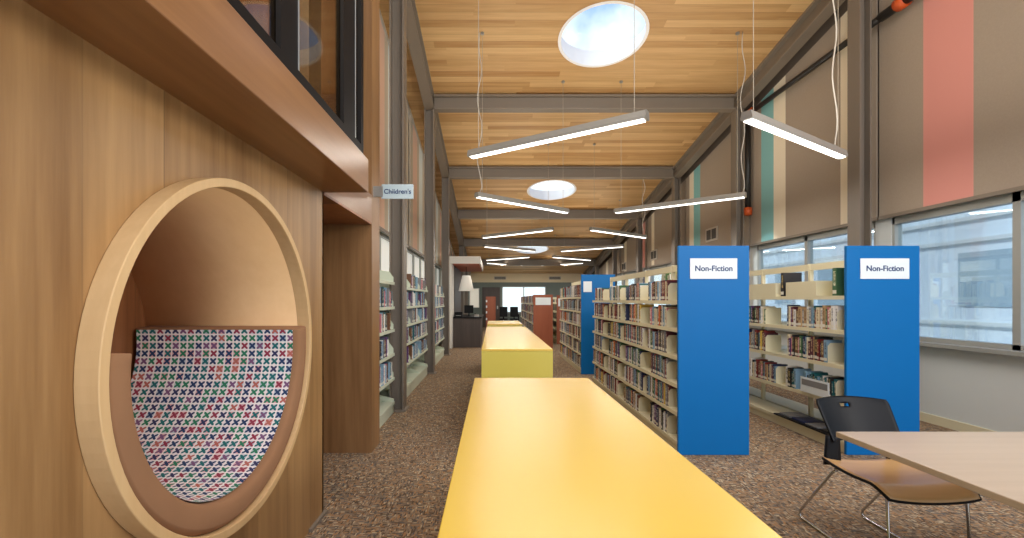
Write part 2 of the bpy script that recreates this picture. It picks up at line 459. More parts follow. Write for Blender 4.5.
for i, (yy, zz) in enumerate([(10.3, 2.72), (14.0, 2.62), (17.2, 2.5)]):
    t = thing('wall_vent', (4.87, yy, zz), ['white air grille on the taupe blind wall above the shelving, nearest one', 'small white air grille farther down the right wall, middle one', 'tiny white air grille deepest down the right wall'][i], 'vent')
    B().box(4.885, 4.908, yy-.27, yy+.27, zz, zz+.3).make('frame', M['vent'], t)
    bb = B()
    for k in range(2): bb.box(4.88, 4.886, yy-.22+k*.24, yy-.02+k*.24, zz+.04, zz+.26)
    bb.make('grille', M['vent_d'], t)

# columns, girders, beams
ordn = ['nearest', 'second', 'third', 'fourth', 'fifth', 'sixth', 'seventh']
def hcol(x, y, z1, side):
    b = B(); x0, x1 = (x, x+.15) if side > 0 else (x-.18, x)
    b.box(x0, x0+.02, y-.1, y+.1, 0, z1).box(x1-.02, x1, y-.1, y+.1, 0, z1).box(x0+.02, x1-.02, y-.008, y+.008, 0, z1)
    return b
for side, X in ((1, XR), (-1, XL+.09)):
    nm = 'right' if side > 0 else 'left'
    for i, yb in enumerate(BAYS):
        if side < 0 and i == 4: continue
        t = thing('steel_column', (X+side*.1, yb, 0), '%s taupe steel column along the %s wall, counted from the camera' % (ordn[i], nm), 'column', 'steel columns along the %s wall' % nm)
        hcol(X, yb, ZC(yb)-.3, side).make('shaft', M['steel_d'], t)
        x0, x1 = (X-.03, X+.18) if side > 0 else (X-.21, X+.03)
        B().box(x0, x1, yb-.13, yb+.13, 0.001, .02).make('base_plate', M['steel'], t)
    for i in range(len(edges)-1):
        a, c = edges[i], edges[i+1]
        x0, x1 = (X, X+.18) if side > 0 else (X-.18, X)
        t = tag(B().sbox(x0, x1, a, c, ZC(a)-.045, ZC(a)-.002, ZC(c)-.045, ZC(c)-.002).sbox((x0+x1)/2-.01, (x0+x1)/2+.01, a, c, ZC(a)-.27, ZC(a)-.045, ZC(c)-.27, ZC(c)-.045)
            .sbox(x0, x1, a, c, ZC(a)-.3, ZC(a)-.27, ZC(c)-.3, ZC(c)-.27).make('roof_girder', M['steel'], None, loc=((x0+x1)/2, a, ZC(a)-.3)),
            'sloping taupe roof girder on the %s side, %s bay from the camera' % (nm, (['first']+ordn[1:]+['last'])[i]), 'girder', 'sloping girders along the %s side' % nm)
for i, yb in enumerate(BAYS):
    z = ZC(yb)-.004
    b = B().box(XL+.09, XR, yb-.09, yb+.09, z-.05, z-.018).box(XL+.09, XR, yb-.01, yb+.01, z-.27, z-.05).box(XL+.09, XR, yb-.09, yb+.09, z-.295, z-.27)
    tag(b.make('cross_beam', M['steel'], None, loc=(1.7, yb, z-.295)), ['taupe steel beam spanning the ceiling nearest overhead', 'taupe steel beam over the near blue shelving', 'widest visible taupe ceiling beam, before the second skylight',
        'taupe ceiling beam just before the small middle skylight', 'taupe ceiling beam just beyond the middle skylight', 'taupe ceiling beam before the farthest skylight', 'last taupe ceiling beam near the end wall'][i], 'beam')

# left wall: low wall, frosted window strip, blinds
b = B().box(-1.78, -1.66, 4.5, YEND, 0, 0.9).box(-1.78, -1.66, 4.5, YEND, 2.42, 7)
for yb in BAYS[1:]: b.box(-1.78, -1.66, yb-.1, yb+.1, .9, 2.42)
struct('wall_left', b, M['white'])
lab = ['pale cream and pink striped blind above the nearest left shelves', 'cream and pink striped blind on the left wall, second bay', 'tall cream blind on the left wall, third bay', 'cream blind far along the left wall, fourth bay', 'cream blind far along the left wall, fifth bay', 'cream blind deep along the left wall, sixth bay', 'last cream blind on the left wall']
le = [4.5] + BAYS[1:] + [YEND]
for i in range(len(le)-1):
    a, c = le[i]+.1, le[i+1]-.1
    w = struct('window_%d' % (i+20), B().box(-1.73, -1.72, a, c, .9, 2.42), M['milk'])
    fb = B().box(-1.75, -1.68, a, c, .9, .95).box(-1.75, -1.68, a, c, 2.36, 2.42)
    for k in range(4):
        yy = a+(c-a)*k/3; fb.box(-1.75, -1.68, yy-.03, yy+.03, .9, 2.42)
    fb.make('window_frame', M['winframe'], w)
    t = thing('roller_blind', (-1.6, (a+c)/2, 2.42), lab[i], 'blind')
    L = c-a; o = (a+c)/2
    m = stripes('left_blind_fabric_%d' % i, (208, 194, 172), [(a-o+L*.1, a-o+L*.3, (232, 196, 172)), (a-o+L*.38, a-o+L*.56, (226, 232, 226)), (a-o+L*.72, a-o+L*.86, (226, 190, 168))])
    B().sbox(-1.62, -1.60, a, c, 2.44, ZC(a)-.33, 2.44, ZC(c)-.33).make('blind_fabric', m, t)
    B().box(-1.63, -1.59, a, c, 2.40, 2.44).make('hem_bar', M['steel'], t)

# ------------------------------------------------------------------ wood wall with nook
NY, NZ, NR, NI = 1.93, 1.172, 0.716, 0.682
XW = -1.11
def holed(b, x, yc, zc, r, ya, yb, za, zb, n=64):
    inn = []; out = []
    for t in range(n):
        a = t*2*math.pi/n; c, s_ = math.cos(a), math.sin(a)
        inn.append((x, yc+r*c, zc+r*s_))
        ks = []
        if c > 1e-6: ks.append((yb-yc)/c)
        if c < -1e-6: ks.append((ya-yc)/c)
        if s_ > 1e-6: ks.append((zb-zc)/s_)
        if s_ < -1e-6: ks.append((za-zc)/s_)
        k = min(ks); out.append((x, yc+k*c, zc+k*s_))
    # push nearest points to the corners
    for Y, Z in ((ya, za), (ya, zb), (yb, za), (yb, zb)):
        i = min(range(n), key=lambda q: (out[q][1]-Y)**2+(out[q][2]-Z)**2); out[i] = (x, Y, Z)
    b.add(inn+out, [(t, (t+1) % n, n+(t+1) % n, n+t) for t in range(n)])
b = B(); holed(b, XW, NY, NZ, NI+.03, NY-1.09, 3.01, 0, 2.35)
holed(b, XW-.04, NY, NZ, NI+.03, NY-1.09, 3.01, 0, 2.35)
b.add([(XW, -1.5, 0), (XW, NY-1.09, 0), (XW, NY-1.09, 2.35), (XW, -1.5, 2.35)], [(0, 1, 2, 3)])
b.box(-2.3, XW, 2.99, 3.01, 0, 2.35)
struct('wall_left_wood', b, M['panel_wood'], fix=False)
struct('wall_left_jamb', B().box(-2.3, XW, 4.21, 4.5, 0, 2.107).box(-2.3, XW, 4.21, 4.5, 2.107, 6.0), M['jamb_wood'])
struct('wall_left_alcove', B().box(-2.34, -2.3, 3.01, 4.5, 0, 2.3), M['dark_wood'])
struct('trim_2', B().box(-2.3, XW, 3.01, 4.21, 2.107, 2.36), M['soffit_wood'])
struct('trim_3', B().box(-2.3, XW, 3.02, 4.2, 2.09, 2.106), M['dark_wood'])
# bulkhead
struct('trim_4', B().box(-1.3, -0.82, -1.5, 3.03, 2.107, 2.325), M['soffit_wood'], bevel=.004)
# nook
t = thing('round_reading_nook', (XW, NY, 0.45), 'round plywood reading nook set into the wood panelled wall', 'nook')
def ringx(b, r0, r1, x0, x1, n=96):
    vs = []; 
    for r, x in ((r1, x0), (r1, x1), (r0, x1), (r0, x0)):
        for k in range(n):
            a = k*2*math.pi/n; vs.append((x, NY+r*math.cos(a), NZ+r*math.sin(a)))
    fs = []
    for i in range(4):
        j = (i+1) % 4
        for k in range(n): fs.append((i*n+k, i*n+(k+1) % n, j*n+(k+1) % n, j*n+k))
    b.add(vs, fs)
b = B(); ringx(b, NI, NR, XW+.001, -1.04); b.make('ring', M['ply_edge'], t, bevel=.003)
b = B(); ringx(b, NI+.001, NI+.02, -1.97, -1.06); b.make('lining', M['ply_face'], t, smooth=True, bevel=0)
b = B(); ringx(b, 0.001, NI+.02, -2.0, -1.97); b.make('back_panel', M['dark_wood'], t)
# cushion
def arc(a0, a1, n): return [a0+(a1-a0)*i/n for i in range(n+1)]
A0, A1 = math.radians(-187), math.radians(7)
n = 64; ro, ri = NI-.002, NI-.108; xf, xb = -1.052, -1.955
prof = [(ro, xf-.02), (ro-.02, xf), (ri+.025, xf), (ri+.006, xf-.01), (ri, xf-.03), (ri, xb+.02), (ri+.02, xb), (ro, xb)]
def arcmesh(prof, A0, A1, n):
    b = B(); m = len(prof); vs = []
    for a in arc(A0, A1, n):
        for r, x in prof: vs.append((x, NY+r*math.cos(a), NZ+r*math.sin(a)))
    fs = []
    for i in range(n):
        for j in range(m): fs.append((i*m+j, i*m+(j+1) % m, (i+1)*m+(j+1) % m, (i+1)*m+j))
    fs.append(tuple(range(m))[::-1]); fs.append(tuple(range(n*m, n*m+m)))
    b.add(vs, fs); return b
cu = arcmesh(prof, A0, A1, n).make('cushion', M['tan_fabric'], t, smooth=True, bevel=.004)
cu['label'] = 'tan wool cushion edge'
bb = B(); vs = []; uv = []
rr = ri-.006
m = 14
for a in arc(A0+.005, A1-.005, n):
    for j in range(m+1):
        x = (xf-.035) + (xb+.02-(xf-.035))*j/m
        vs.append((x, NY+rr*math.cos(a), NZ+rr*math.sin(a))); uv.append((a*rr, x))
fs = [(i*(m+1)+j, i*(m+1)+j+1, (i+1)*(m+1)+j+1, (i+1)*(m+1)+j) for i in range(n) for j in range(m)]
# top return of the cover over the cushion end
bb.add(vs, fs)
pc = bb.make('patterned_cover', M['cross'], cu, fix=False, smooth=True)
pc['label'] = 'white cover with multicoloured woven crosses'
ul = pc.data.uv_layers.new(name='uv')
for p in pc.data.polygons:
    for li, vi in zip(p.loop_indices, p.vertices): ul.data[li].uv = uv[vi]

# loft glazing above the bulkhead
t = thing('loft_window', (-0.84, 1.2, 2.33), 'black framed interior window above the wooden bulkhead', 'window')
B().box(-.875, -.825, -1.5, 2.93, 2.326, 2.375).make('sill_rail', M['black_metal'], t)
for (a, c) in ((0.2, 0.35), (1.80, 1.97), (2.56, 2.78)):
    ml = B().box(-.875, -.83, a, c, 2.375, 3.75).make('mullion', M['black_metal'], t)
    B().box(-.83, -.826, c-.012, c-.006, 2.375, 3.75).make('edge_strip', M['alu'], ml)
B().box(-.875, -.825, -1.5, 2.93, 3.75, 3.82).make('top_rail', M['black_metal'], t)
B().box(-.875, -.825, 2.88, 2.93, 2.375, 3.75).make('end_post', M['black_metal'], t)
for (a, c) in ((-1.5, .2), (.35, 1.80), (1.97, 2.56), (2.78, 2.88)):
    B().box(-.855, -.85, a, c, 2.375, 3.75).make('pane', M['glass'], t)
struct('wall_loft', B().box(-2.5, -2.4, -1.5, 4.2, 2.36, 5.5).box(-2.4, -.82, -1.5, 3.34, 4.2, 4.26), M['loft_wood'])
struct('wall_loft_end', B().box(-2.4, -1.0, 3.3, 3.34, 2.36, 4.2), M['jamb_wood'])
struct('floor_loft', B().box(-2.4, -1.3, -1.5, 3.34, 2.325, 2.36), M['dark_wood'])
struct('wall_loft_front', B().box(-.9, -.82, -1.5, 2.95, 3.82, 6.5), M['jamb_wood'])

# children's sign
t = thing('hanging_sign', (-0.93, 4.28, 2.34), "pale blue sign reading Children's, projecting from the wooden pier", 'sign')
B().bbox(-1.035, -.74, 4.27, 4.285, 2.34, 2.475, .003).make('sign_plate', M['sign_blue'], t)
B().box(-1.11, -1.02, 4.265, 4.29, 2.36, 2.455).make('bracket', M['alu'], t)
text_part("Children's", 0.062, -.885, 4.266, 2.405, t, M['navy'], bold=.0006)

# ------------------------------------------------------------------ low yellow bookcases
def low_case(y0, y1, label, zt=.95):
    x0, x1 = -.106, .55
    t = thing('low_bookcase', ((x0+x1)/2, (y0+y1)/2, 0), label, 'bookcase', 'low yellow bookcases down the middle')
    B().bbox(x0, x1, y0, y1, zt-.02, zt, .003).make('top', M['yellow'], t)
    for ya in (y0+.001, y1-.026): B().box(x0+.001, x1-.001, ya, ya+.025, 0.001, zt-.021).make('end_panel', M['yellow_end'], t)
    B().box((x0+x1)/2-.01, (x0+x1)/2+.01, y0+.036, y1-.036, .09, zt-.036).make('centre_panel', M['cream_metal'], t)
    B().box(x0+.02, x1-.02, y0+.036, y1-.036, .001, .08).make('plinth', M['yellow_end'], t)
    for s in (0, 1):
        xa, xb = ((x0+.012, (x0+x1)/2-.011) if s == 0 else ((x0+x1)/2+.011, x1-.012))
        for z in (.085, .36, .64): B().box(xa, xb, y0+.036, y1-.036, z, z+.018).make('shelf', M['cream_metal'], t)
        n = max(2, round((y1-y0)/.9))
        for k in range(1, n):
            ym = y0+(y1-y0)*k/n; B().box(xa+.004, xb-.002, ym-.009, ym+.009, .105, zt-.037).make('divider', M['cream_metal'], t)
low_case(.3, 2.66, 'low bookcase with bright yellow top filling the foreground')
low_case(4.22, 7.75, 'second low yellow bookcase down the aisle, with greenish yellow end')
low_case(8.6, 10.0, 'third low yellow bookcase, farthest of the row')

# ------------------------------------------------------------------ shelving with books
books = []     # dict specs
ends = []      # bookend specs
def fill(face, s, ya, yb, z, hmax, where, gap=0.0, maxd=.17, density=1.0, plate=True, cols=None, pend=None):
    """face x, s=+1 depth goes +x; from the near end ya to the far end yb"""
    y = ya+.012
    if gap: y += gap
    if plate: ends.append((face, s, y-.004, z, min(.19, hmax*.8), where)); y += .004
    k = 0
    lim = yb-.02-(random.uniform(0, .16) if density < 1 else .01)
    base_h = random.uniform(.19, .225)
    while True:
        w = random.choice((.016, .02, .024, .028, .034, .042)); 
        if y+w > lim: break
        if density < 1 and random.random() < (1-density)*.14: y += random.uniform(.04, .2); continue
        h = min(hmax-.012, base_h*random.uniform(.86, 1.12)); dpt = random.uniform(.12, maxd)
        k += 1
        c = random.choice(cols) if cols else random.choices(range(len(BM)), weights=[9, 8, 9, 9, 10, 5, 6, 4, 7, 6, 3, 4, 5, 2, 3, 6, 6])[0]
        books.append(dict(x=face+s*random.uniform(.004, .022), s=s, y=y, w=w, h=h, d=dpt, z=z+.001, c=c, where=where, k=k))
        y += w+.0012

def range_case(name, label, X, s, y0, y1, levels, ztop, width, endmat, endlab=None, n=4, back=True, sign=None, fillfn=None, panel_far=False, metal='cream_metal', endz=1.89, ex=None, where='', topgap=True, levels_fill=None, gaps=None):
    """double faced shelving. X = face plane, s = direction of depth, panel at y0"""
    Xa, Xb = (X, X+width) if s > 0 else (X-width, X)
    t = thing(name, ((Xa+Xb)/2, (y0+y1)/2, 0), label, 'bookcase')
    e = B().bbox(Xa, Xb, y0, y0+.03, 0.001, endz, .003).make('end_panel', endmat, t)
    if endlab: e['label'] = endlab
    if panel_far: B().bbox(Xa, Xb, y1, y1+.03, .001, endz, .003).make('end_panel', endmat, t)
    ys = y0+.032; xm = X+s*width/2; bd = width/2-.02
    L = y1-ys
    for i in range(n+1):
        yy = ys+(L-.03)*i/n
        B().box(xm-.02, xm+.02, yy, yy+.03, .001, ztop).make('upright', M[metal], t)
    B().box(xm-.015, xm+.015, ys+.03, y1-.03, ztop-.075, ztop-.005).make('top_rail', M[metal], t)
    for li, z in enumerate(levels):
        for q in (0, 1):
            if q == 0: xa, xb = sorted((X+s*.004, xm-s*.022))
            else: xa, xb = sorted((xm+s*.022, X+s*(width-.004)))
            xf0 = xa if (q == 0) == (s > 0) else xb
            d = 1 if xf0 == xa else -1
            B().box(xa, xb, ys, y1, z-.02, z).box(min(xf0, xf0+d*.012), max(xf0, xf0+d*.012), ys, y1, z-.035, z-.02).make('shelf', M[metal], t)
    pb = B().box(min(X+s*.02, X+s*(width-.02)), max(X+s*.02, X+s*(width-.02)), ys, y1, 0.001, levels[-1]-.036); pb.make('plinth', M[metal], t)
    if back:
        B().box(xm-.006, xm+.006, ys+.03, y1-.03, levels[-1], levels[0 if back == 'all' else 1]).make('back_panel', M['back_metal'], t)
    if sign:
        sx0, sx1, sz0, sz1, txt, ts = sign
        sg = B().bbox(sx0, sx1, y0-.008, y0-.0005, sz0, sz1, .002).make('sign', M['sign_white'], t)
        if txt: text_part(txt, ts, (sx0+sx1)/2, y0-.0095, (sz0+sz1)/2, sg, M['navy'], bold=.0014)
    return t, ys, L/n

ORD = ['top', 'second', 'third', 'fourth', 'fifth', 'bottom']
# ---- range A (left blue panel)
lv = [1.395, 1.14, .885, .63, .375, .11]
XA = 1.672; YA = 4.15
_, ys, sl = range_case('bookcase', 'long bookcase ending in the left of two large blue panels', XA, 1, YA, 7.75, lv, 1.78, .64, M['blue'], 'bright blue end panel', 4,
                   sign=(1.775, 2.20, 1.59, 1.775, 'Non-Fiction', .070))
for i, z in enumerate(lv):
    for k in range(4):
        a = ys+k*sl; c = ys+(k+1)*sl-.0
        gap = random.choice((.06, .1, .16, .22)) if k else random.uniform(.2, .26)
        fill(XA, 1, a+.002, c, z, .22 if i else .21, '%s shelf%s, left blue-ended bookcase' % (ORD[i], ' up front' if k == 0 else [' ', ' second section', ' third section', ' far section'][k]), gap, density=.6 if i == 0 else .97)
# ---- range B (right blue panel)
lvb = [1.44, 1.12, .80, .46, .11]
XB = 3.19; YB = 4.15
_, ysb, slb = range_case('bookcase', 'bookcase by the windows ending in the right of two large blue panels', XB, 1, YB, 7.8, lvb, 1.80, .66, M['blue'], 'bright blue end panel', 4, back=False,
                   sign=(3.31, 3.75, 1.59, 1.775, 'Non-Fiction', .070))
for i, z in enumerate(lvb):
    for k in range(4):
        if (i == 4 and k in (0, 1)) or (i == 0 and k < 2): continue
        a = ysb+k*slb
        fill(XB, 1, a+.002, a+slb, z, .3 if i else .26, '%s shelf%s, right blue-ended bookcase' % (ORD[i] if i < 4 else 'bottom', ['', ' second section', ' third section', ' far section'][k]),
             random.choice((.08, .3, .2)) if i < 3 else .1, density=.8, cols=[5, 5, 9, 5, 4, 2] if (i == 3 and k == 0) else None)
# ---- range C (middle distance)
XC = 1.66; YC = 8.66
lvc = [1.46, 1.19, .92, .66, .38, .11]
_, ysc, slc = range_case('bookcase', 'farther bookcase with narrow blue end panel behind the left blue-ended one', XC, 1, YC, 11.5, lvc, 1.83, .64, M['blue'], 'blue end panel', 3, sign=(1.70, 1.86, 1.55, 1.75, None, 0), endz=1.88, back='all')
for i, z in enumerate(lvc):
    for k in range(3):
        a = ysc+k*slc
        fill(XC, 1, a+.002, a+slc, z, .25, '%s shelf%s, farther blue-ended bookcase' % (ORD[i], ['', ' middle section', ' far section'][k]), random.choice((.02, .1)), plate=False)
# ---- range D (red brown)
XD = 1.13; YD = 12.9
lvd = [1.3, 1.02, .74, .46, .14]
range_case('bookcase', 'low bookcase with red-brown end panel and white sign, right of the yellow row', XD, 1, YD, 18.9, lvd, 1.5, .55, M['red_wood'], 'red-brown end panel', 5, sign=(XD+.06, XD+.49, 1.26, 1.47, None, 0), endz=1.55, back='all')
for i, z in enumerate(lvd):
    fill(XD, 1, YD+.05, 18.8, z, .24, '%s shelf, red-brown bookcase' % ORD[i], .02, plate=False)
range_case('bookcase', 'red-brown bookcase just right of the white-signed one', 2.02, 1, 14.6, 18.9, lvd, 1.5, .5, M['red_wood'], None, 4, sign=(2.07, 2.2, 1.2, 1.45, None, 0), endz=1.55, back='all')
for (x0, x1, yy) in ((-.32, .12, 20.6),):
    t, _, _ = range_case('bookcase', 'small red-brown bookcase beyond the yellow row', x0, 1, yy, 22.2, lvd, 1.5, x1-x0, M['red_wood'], None, 2, endz=1.55, back='all')
    for z in (.5, .8, 1.05, 1.3): B().box(x0-.0, x0+.06, yy-.008, yy-.0005, z, z+.1).make('label_holder', M['sign_white'], t)
# ---- left wall shelving between the columns
XS = -1.225
def wall_case(y0, y1, levels, label, n, where):
    t = thing('wall_bookcase', (XS-.15, (y0+y1)/2, 0), label, 'bookcase', 'pale bookcases between the left columns')
    L = y1-y0
    for i in range(n+1):
        yy = y0+(L-.03)*i/n
        e = B().prism([(XS-.33, 0.001), (XS-.01, 0.001), (XS-.01, levels[-1]+.03), (XS-.28, levels[-1]+.1), (XS-.3, levels[0]+.3), (XS-.33, levels[0]+.3)], 'y', yy, yy+.03).make('upright', M['mint_metal'], t)
    for z in levels:
        B().box(XS-.3, XS, y0+.001, y1-.001, z-.018, z).box(XS-.012, XS, y0+.001, y1-.001, z-.034, z-.018).make('shelf', M['mint_metal'], t)
    # rounded end brackets on each shelf
    for z in levels[:-1]:
        for k in range(n+1):
            yy = y0+(L-.03)*k/n
            B().prism([(XS-.29, z), (XS-.01, z), (XS-.01, z+.06), (XS-.06, z+.13), (XS-.29, z+.17)], 'y', yy-.004 if k else yy+.031, yy-.001 if k else yy+.034).make('shelf_bracket', M['mint_metal'], t)
    B().box(XS-.28, XS-.01, y0, y1, .001, levels[-1]-.035).make('plinth', M['mint_metal'], t)
    B().box(XS-.34, XS-.33, y0, y1, .001, levels[0]+.02).make('back_panel', M['pale_wall'], t)
    for i, z in enumerate(levels):
        for k in range(n):
            if i == len(levels)-1 or (i == 0 and k == 0 and 'third' not in where): continue
            a = y0+L*k/n+.04
            fill(XS, -1, a, a+L/n-.05, z, .25, '%s shelf%s, %s' % (ORD[i] if i < 5 else 'bottom', ['', ' second section', ' third section', ' fourth section'][k], where), random.choice((.02, .04, .1)), density=.72 if i else .3, plate=False,
                 cols=[1, 9, 4, 9, 16, 5, 4, 8, 13, 10, 2, 6, 9])
    return t
wall_case(4.56, 5.74, [1.62, 1.32, 1.04, .74, .44, .14], 'pale bookcase nearest the wooden pier, before the first dark column', 1, 'shelves by the wood pier')
wall_case(6.0, 8.66, [1.58, 1.31, 1.05, .78, .49, .17], 'pale bookcase between the two nearest visible left columns', 3, 'second bookcase on the left wall')
wall_case(8.94, 11.6, [1.5, 1.26, 1.0, .74, .46, .17], 'pale bookcase farthest along the left wall, before the counter', 3, 'third bookcase on the left wall')

# rank and build books
def vis(bk):
    x, y = abs(bk['x']), max(bk['y'], .5)
    a = F*F*x/y**3*bk['w']*bk['h']
    px = 493+F*bk['x']/y
    w = bk['where']
    if 'right blue' in w and (px < 750): a *= .001
    if 'wood pier' in w and y < 4.6: a *= .3
    return a
books.sort(key=vis, reverse=True)
cnt = {}
def book_geo(bk, b, mats, uvs, mi):
    s = bk['s']; x0 = bk['x']; x1 = x0+s*bk['d']; y0, y1 = bk['y'], bk['y']+bk['w']; z0, z1 = bk['z'], bk['z']+bk['h']
    k = len(b.v)
    t = .002
    b.v += [(x0, y0, z0), (x0, y1, z0), (x0, y1, z1), (x0, y0, z1), (x1, y0, z0), (x1, y1, z0), (x1, y1, z1), (x1, y0, z1)]
    faces = [((0, 1, 2, 3), 0, ((0, 0), (1, 0), (1, 1), (0, 1))), ((0, 4, 7, 3), 0, ((.0, .3),)*4), ((1, 5, 6, 2), 0, ((0, .3),)*4),
             ((0, 4, 5, 1), 0, ((0, .3),)*4)]
    for f, q, u in faces:
        b.f.append(tuple(i+k for i in f)); mats.append(mi); uvs.append(u)
    # page block, inset at top and fore edge
    k2 = len(b.v); zi = z1-.004; xi = x1-s*.004
    b.v += [(x0+s*.003, y0+t, zi), (x0+s*.003, y1-t, zi), (xi, y1-t, zi), (xi, y0+t, zi), (xi, y0+t, z0), (xi, y1-t, z0)]
    b.f.append((k2, k2+1, k2+2, k2+3)); mats.append(-1); uvs.append(((0, .3),)*4)
    b.f.append((k2+3, k2+2, k2+5, k2+4)); mats.append(-1); uvs.append(((0, .3),)*4)
def finish_books(name, b, mats, uvs, loc):
    me = bpy.data.meshes.new(name); me.from_pydata([tuple(Vector(v)-Vector(loc)) for v in b.v], [], b.f)
    used = sorted(set(mats)); 
    for u in used: me.materials.append(PAGES if u == -1 else BM[u])
    ul = me.uv_layers.new(name='uv')
    for p, mi, uv in zip(me.polygons, mats, uvs):
        p.material_index = used.index(mi)
        for q, li in enumerate(p.loop_indices): ul.data[li].uv = uv[q]
    o = bpy.data.objects.new(name, me); COL.objects.link(o); o.location = loc
    return o
def nth(k): return '%d%s' % (k, 'th' if 10 <= k % 100 <= 20 else {1: 'st', 2: 'nd', 3: 'rd'}.get(k % 10, 'th'))
shelfcount = {}
for bk in books[:300]:
    b = B(); mats = []; uvs = []
    book_geo(bk, b, mats, uvs, bk['c'])
    o = finish_books('book', b, mats, uvs, (bk['x'], bk['y'], bk['z']))
    tk = 'thin ' if bk['w'] < .02 else ('thick ' if bk['w'] > .035 else '')
    where = bk['where'].replace('  ', ' ')
    tag(o, '%s%s book, %s from near end, %s' % (tk, BOOKC[bk['c']][0], nth(bk['k']), where), 'book', 'books on the %s' % where.split(',')[-1].strip())
b = B(); mats = []; uvs = []
for bk in books[300:]: book_geo(bk, b, mats, uvs, bk['c'])
o = finish_books('books', b, mats, uvs, (1.6, 8, .1))
tag(o, 'rows of small distant books filling the rest of the shelves', 'books', kind='stuff')
# bookends
for (face, s, y, z, h, where) in ends:
    if y > 7.3 and 'left blue' in where: pass
    pr = [(face+s*.006, z+.001), (face+s*.19, z+.001), (face+s*.19, z+h), (face+s*.03, z+h), (face+s*.006, z+h-.03)]
    bb = B().prism(pr, 'y', y-.003, y).box(*sorted((face+s*.006, face+s*.19)), y-.06, y-.003, z+.0005, z+.003)
    tag(bb.make('bookend', M['cream_metal'], None, loc=(face+s*.1, y, z+.001)), 'cream metal bookend, %s' % where.replace('  ', ' '), 'bookend', 'cream bookends on the blue-ended shelving')

# face-out display books on top of range A and B, bins
def faceout(x, y, z, w, h, rgb, rgb2, label, rx=.12):
    t = NT('cover_art'); uv = t.coord('Object'); _, yy, zz = t.sep(uv)
    n = t.noise(t.mapping(uv, (9, 9, 9)), 1.0, 2)
    c = t.mix(t.math('GREATER_THAN', n, .5), lin(rgb), lin(rgb2)); t.link(c, t.b.inputs['Base Color']); t.b.inputs['Roughness'].default_value = .3
    b = B().add([(x, y, z), (x, y+w, z), (x+rx, y+w, z+h), (x+rx, y, z+h), (x+.02, y, z), (x+.02, y+w, z), (x+rx+.02, y+w, z+h), (x+rx+.02, y, z+h)],
                [(0, 1, 2, 3), (4, 7, 6, 5), (0, 4, 5, 1), (3, 2, 6, 7), (0, 3, 7, 4), (1, 5, 6, 2)])
    tag(b.make('book', t.m, None, loc=(x, y+w/2, z)), label, 'book', 'face-out books above the blue-ended shelving')
zr = lv[0]+.205
fo = [(4.42, .3, .2, (212, 200, 110), (60, 120, 90), 'yellow and green picture book displayed face out behind the left sign panel'),
      (4.82, .16, .2, (40, 44, 40), (90, 60, 40), 'dark small book displayed face out in the left bookcase'),
      (5.05, .22, .18, (226, 226, 120), (226, 210, 190), 'pale yellow book displayed face out in the left bookcase'),
      (5.35, .28, .2, (240, 240, 232), (70, 150, 80), 'white book with green picture displayed face out in the left bookcase'),
      (6.1, .4, .2, (230, 232, 236), (40, 96, 170), 'white and blue book displayed face out in the left bookcase')]
# display ledge behind the top rail, in range A
for (yy, w, h, a_, b_, lb) in fo:
    faceout(XA+.352, yy, lv[0]+.19 if False else lv[0]+.002, w, h+.17, a_, b_, lb, .05)

# cream bins on the top shelves
def cbin(x, y0, y1, z, h, label):
    d = .22
    b = B().box(x, x+.006, y0, y1, z, z+h).box(x+d-.006, x+d, y0, y1, z, z+h).box(x+.006, x+d-.006, y0, y0+.006, z, z+h).box(x+.006, x+d-.006, y1-.006, y1, z, z+h).box(x+.006, x+d-.006, y0+.006, y1-.006, z, z+.006)
    tag(b.make('magazine_bin', M['cream_metal'], None, loc=(x+d/2, (y0+y1)/2, z)), label, 'bin')

cbin(XB+.006, 4.55, 5.02, 1.4405, .15, 'low cream bin on the top shelf beside the right blue panel')
cbin(XB+.006, 5.2, 5.75, 1.4405, .15, 'longer cream bin on the top shelf, second from the right blue panel')
for k, (yy, c, lb) in enumerate(((4.3, 11, 'dark green album'), (5.08, 2, 'black album'))):
    b_ = B(); ms = []; us = []
    book_geo(dict(x=XB+.02, s=1, y=yy, w=.05, h=.26, d=.2, z=1.4412), b_, ms, us, c)
    tag(finish_books('album', b_, ms, us, (XB+.02, yy, 1.4412)), lb+' standing by a cream bin, top shelf by the windows', 'book')
for k in range(9):
    b_ = B(); ms = []; us = []; c = [0, 4, 7, 13, 3, 12, 0, 6, 8][k]
    book_geo(dict(x=XB+.36, s=1, y=4.36+k*.032, w=.028, h=.2, d=.14, z=1.4412), b_, ms, us, c)
    tag(finish_books('book', b_, ms, us, (XB+.36, 4.36+k*.032, 1.4412)), '%s book, %s of the window-side row behind the cream bins' % (BOOKC[c][0], nth(k+1)), 'book', 'window-side books on the top shelf')
# ---- items in range B bottom: black magazine tray, display card
t = thing('magazine_tray', (XB+.15, 4.75, .112), 'black magazine tray lying on the bottom shelf by the chair', 'tray')
B().bbox(XB-.02, XB+.29, 4.3, 5.2, .112, .125, .003).make('tray_base', M['black'], t)
for k, c in enumerate((2, 8, 1, 8)): B().box(XB+.02, XB+.24, 4.34+k*.21, 4.52+k*.21, .126, .134+.004*k).make('magazine', BM[c], t)
t = tag(B().sbox(XB-.035, XB-.03, 4.32, 4.72, .47, .62, .47, .62).make('display_card', M['sign_white'], None, loc=(XB-.03, 4.5, .47)), 'grey and white poster card on the lower shelf behind the black chair', 'card')
B().box(XB-.037, XB-.0352, 4.34, 4.70, .54, .60).make('picture_band', BM[8], t)

